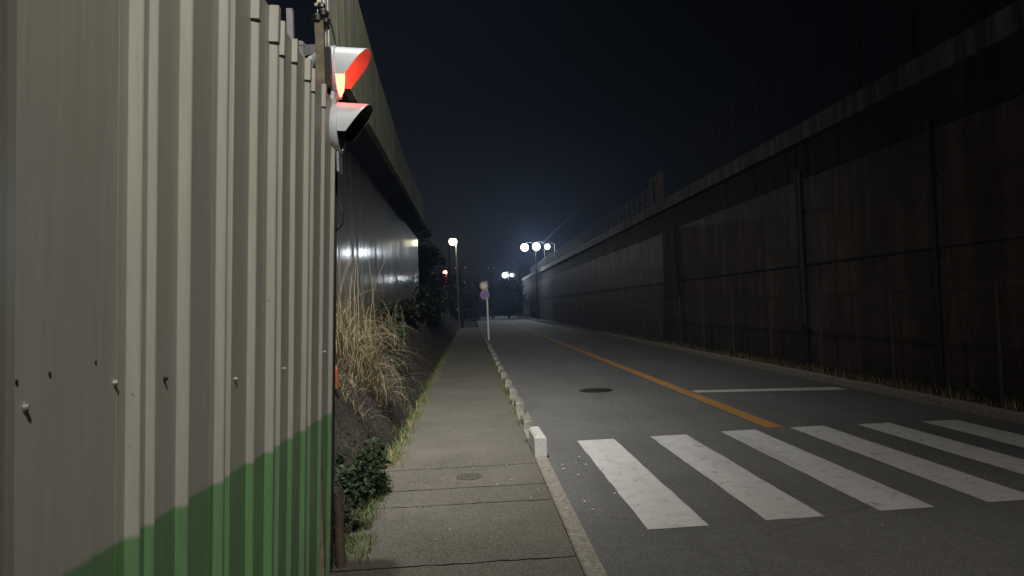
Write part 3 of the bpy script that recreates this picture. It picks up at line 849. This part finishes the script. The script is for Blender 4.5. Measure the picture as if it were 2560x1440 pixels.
a = MB(); w = .014; c45 = math.cos(R(45)); L = .155
for (sx) in (1,):
    p0 = Vector((.73 - L * c45, 36.4155, 2.24 + L * c45)); p1 = Vector((.73 + L * c45, 36.4155, 2.24 - L * c45)); s_ = Vector((w * c45, 0, w * c45))
    a.quad(p0 - s_, p1 - s_, p1 + s_, p0 + s_)
a.build('slash', M['sign_red'], d2)

# ------------------------------------------------------------------ far lamps and poles
def street_lamp(name, x, yy, z, r, mat, label, arm=0.8, base=0.0, group='lit lamps at the far end of the road'):
    t = thing(name, label, 'street lamp', (x + arm, yy, base), group)
    b = MB(); b.tube([(x + arm, yy, base - .1), (x + arm, yy, z * .6), (x + arm, yy, z + .35)], [.09, .075, .055], 8); b.build('pole', M['black'], t)
    b = MB(); b.tube([(x + arm, yy, z + .30), (x + arm * .5, yy, z + r + .12), (x, yy, z + r + .06)], .035, 6); b.build('arm', M['black'], t)
    b = MB(); b.lathe([(r * .5, r * .93), (r * .45, r * 1.02), (r * .2, r * 1.1)], (x, yy, z), 'z', 16); b.build('shade', M['black'], t)
    b = MB(); b.lathe([(r * math.sin(math.pi * k / 10) + .001, -r * math.cos(math.pi * k / 10)) for k in range(11)], (x, yy, z), 'z', 16); b.build('lamp_globe', M[mat], t, True)
    return t
street_lamp('street_lamp', 6.10, 80, 7.92, .43, 'lamp_white', 'white street lamp, left one of the bright row of three', 1.2)
street_lamp('street_lamp', 7.38, 80, 7.97, .43, 'lamp_white', 'white street lamp in the middle of the bright row of three', .9)
street_lamp('street_lamp', 9.65, 90, 8.70, .34, 'lamp_white', 'white street lamp, right and smallest of the bright row of three', .9)
street_lamp('street_lamp', 5.28, 110, 6.22, .42, 'lamp_white', 'white lamp, larger of the low distant pair', .6)
street_lamp('street_lamp', 6.86, 120, 6.60, .28, 'lamp_white', 'faint white lamp, smaller of the low distant pair', .6)

LP = thing('street_lamp', 'warm street lamp glowing between two poles past the left wall', 'street lamp', (-1.1, 55, 0), 'lit lamps at the far end of the road')
b = MB(); b.tube([(-.86, 55, -.1), (-.90, 55, 6.5)], [.07, .05], 8); b.build('pole', M['galv'], LP)
b = MB(); b.tube([(-.90, 55, 6.45), (-1.0, 54.97, 6.72), (-1.12, 54.95, 6.74)], .03, 6); b.build('arm', M['galv'], LP)
b = MB(); r = .30; b.lathe([(r * math.sin(math.pi * k / 10) + .001, -r * math.cos(math.pi * k / 10)) for k in range(11)], (-1.12, 54.9, 6.55), 'z', 16); b.build('lamp_globe', M['lamp_warm'], LP, True)
b = MB(); b.lathe([(r * .9, .2), (r * .8, .27), (r * .3, .33)], (-1.12, 54.9, 6.55), 'z', 16); b.build('shade', M['dark_steel'], LP)
def pole(name, x, yy, h, r, label, cross=True):
    t = thing(name, label, 'utility pole', (x, yy, 0), 'utility poles at the far end of the road')
    b = MB(); b.tube([(x, yy, -.1), (x, yy, h)], [r, r * .7], 10); b.build('shaft', M['bark'], t)
    if cross:
        b = MB(); b.box(x - .5, x + .5, yy - .05, yy + .05, h - .5, h - .4); b.build('crossarm', M['dark_steel'], t)
        for s_ in (-.4, .4):
            b = MB(); b.lathe([(.03, 0), (.05, .04), (.03, .1), (.045, .14), (.01, .18)], (x + s_, yy, h - .4), 'z', 8); b.build('insulator', M['sign_white'], t)
    return t
pole('utility_pole', -1.42, 54, 6.1, .07, 'slim lit pole left of the warm street lamp', False)
pole('utility_pole', -.72, 62, 5.3, .12, 'short pole with pale insulators right of the warm lamp')
pole('utility_pole', 3.0, 100, 7.2, .14, 'thin distant pole left of the low lamp pair')
pole('utility_pole', 7.1, 108, 8.2, .14, 'distant pole with crossarm right of the low lamp pair')
t = thing('alarm_lamp', 'small red lamp glowing on a dark post past the left wall', 'alarm lamp', (-1.6, 50, 0))
b = MB(); b.tube([(-1.52, 50, -.1), (-1.52, 50, 4.3)], .05, 8); b.build('post', M['galv'], t)
b = MB(); b.lathe([(.13 * math.sin(math.pi * k / 8) + .001, -.13 * math.cos(math.pi * k / 8)) for k in range(9)], (-1.62, 49.9, 4.05), 'z', 12); b.build('lamp_globe', M['lamp_red'], t, True)
b = MB(); b.box(-1.78, -1.52, 49.95, 50.1, 3.1, 3.8); b.build('box', M['sign_red'], t)
# overhead wire
b = MB(); pts = []
for k in range(25):
    u = k / 24; pts.append((7.1 + (9.6 - 7.1) * u, 108 - 88 * u, 8.1 + 3.4 * u - 2.2 * math.sin(math.pi * u) * .5))
b.tube(pts, .005, 5); tag(b.build('overhead_wire', M['black'], loc=(7.1, 108, 8.1)), 'thin overhead wire rising to the right of the bright lamps', 'wire')

# pebbles scattered by the kerb
b = MB()
for (x, yy, s) in [(.85 + rnd(0, .35), rnd(5.8, 8.0), rnd(.006, .016)) for _ in range(9)] + [(rnd(-.8, .55), rnd(4.7, 8.5), rnd(.004, .010)) for _ in range(14)] + [(rnd(.9, 5), rnd(4.5, 12), rnd(.004, .009)) for _ in range(12)]:
    b.lathe([(s * .4, 0), (s, s * .3), (s * .8, s * .8), (s * .2, s)], (x, yy, .003 if x > .7 else .021), 'z', 6)
tag(b.build('pebbles', M['block_new']), 'pale pebbles and grit scattered on road and sidewalk', 'pebbles', kind='stuff')

# ------------------------------------------------------------------ near street lamp standing behind the camera
NLX, NLY, NLZ = 1.5, -2.6, 7.2
t = thing('street_lamp', 'street lamp on a tall pole behind the crosswalk lighting the near road', 'street lamp', (4.2, -3.1, 0))
b = MB(); b.tube([(4.2, -3.1, -.1), (4.2, -3.1, NLZ + .5)], [.09, .06], 10); b.build('pole', M['galv'], t)
b = MB(); b.tube([(4.2, -3.1, NLZ + .45), (3.5, -3.1, NLZ + .6), (NLX + .1, NLY - .35, NLZ + .35)], .035, 8); b.build('arm', M['galv'], t)
b = MB(); b.lathe([(.06, -.30), (.16, -.22), (.2, -.06), (.205, -.05)], (NLX, NLY, NLZ), 'y', 16); b.build('lamp_head', M['dark_steel'], t, True)
def spot(name, loc, target, energy, color, size, blend, radius, sx=1.0):
    l = bpy.data.lights.new(name, 'SPOT'); l.energy = energy; l.color = color; l.spot_size = R(size); l.spot_blend = blend; l.shadow_soft_size = radius
    o = bpy.data.objects.new(name, l); COL.objects.link(o); o.location = loc
    o.rotation_euler = (Vector(target) - Vector(loc)).to_track_quat('-Z', 'Y').to_euler(); o.scale = (sx, 1, 1); return o
spot('near_street_lamp_light', (NLX, NLY, NLZ), (-.9, 7.2, .5), 800, (1.0, .96, .86), 88, 1.0, .12)
# wall lamp above the left parapet, out of the picture, shining along sidewalk and road
WLX, WLY, WLZ = -.65, 4.3, 9.0
t = thing('street_lamp', 'street lamp high above the fence end shining down on the sidewalk', 'street lamp', (-2.9, 4.0, 0))
b = MB(); b.tube([(-2.9, 4.0, -.1), (-2.9, 4.0, 9.2)], [.09, .06], 10); b.build('pole', M['galv'], t)
b = MB(); b.tube([(-2.9, 4.0, 9.15), (-1.9, 4.1, 9.35), (-.75, 4.28, 9.3)], .035, 8); b.build('arm', M['galv'], t)
b = MB(); b.lathe([(.2, .10), (.19, .16), (.12, .24), (.05, .27)], (WLX, WLY, WLZ), 'z', 16); b.build('lamp_head', M['dark_steel'], t, True)
spot('overhead_street_lamp_light', (WLX, WLY, WLZ), (-.45, 25, 0), 2900, (1.0, .975, .91), 150, 1.0, .10, .26)

# ------------------------------------------------------------------ haze, world, view
b = MB(); b.box(-175, 175, -65, 405, -1.2, 16)
hz = tag(b.build('haze', None), 'thin night mist over the whole street', 'haze', kind='stuff')
hm = bpy.data.materials.new('night_haze'); hm.use_nodes = True; hn = hm.node_tree.nodes
hn.remove(hn['Principled BSDF']); pv = hn.new('ShaderNodeVolumePrincipled')
pv.inputs['Color'].default_value = (.42, .60, 1, 1); pv.inputs['Density'].default_value = .0014; pv.inputs['Anisotropy'].default_value = .6
hm.node_tree.links.new(pv.outputs[0], hn['Material Output'].inputs['Volume']); hz.data.materials.append(hm)

w = bpy.data.worlds.new('World'); sc.world = w; w.use_nodes = True
wn = w.node_tree.nodes; bg = wn['Background']
sky = wn.new('ShaderNodeTexSky'); sky.sky_type = 'NISHITA'; sky.sun_disc = False
sky.sun_elevation = R(-5.5); sky.sun_rotation = R(-60)
w.node_tree.links.new(sky.outputs[0], bg.inputs['Color']); bg.inputs['Strength'].default_value = .15
sc.cycles.use_denoising = True
sc.cycles.sample_clamp_direct = 2.5; sc.cycles.sample_clamp_indirect = .8
vs = sc.view_settings; sc.display_settings.display_device = 'sRGB'
vs.view_transform = 'Standard'; vs.look = 'None'; vs.gamma = 1; vs.exposure = 1.5; vs.use_curve_mapping = False
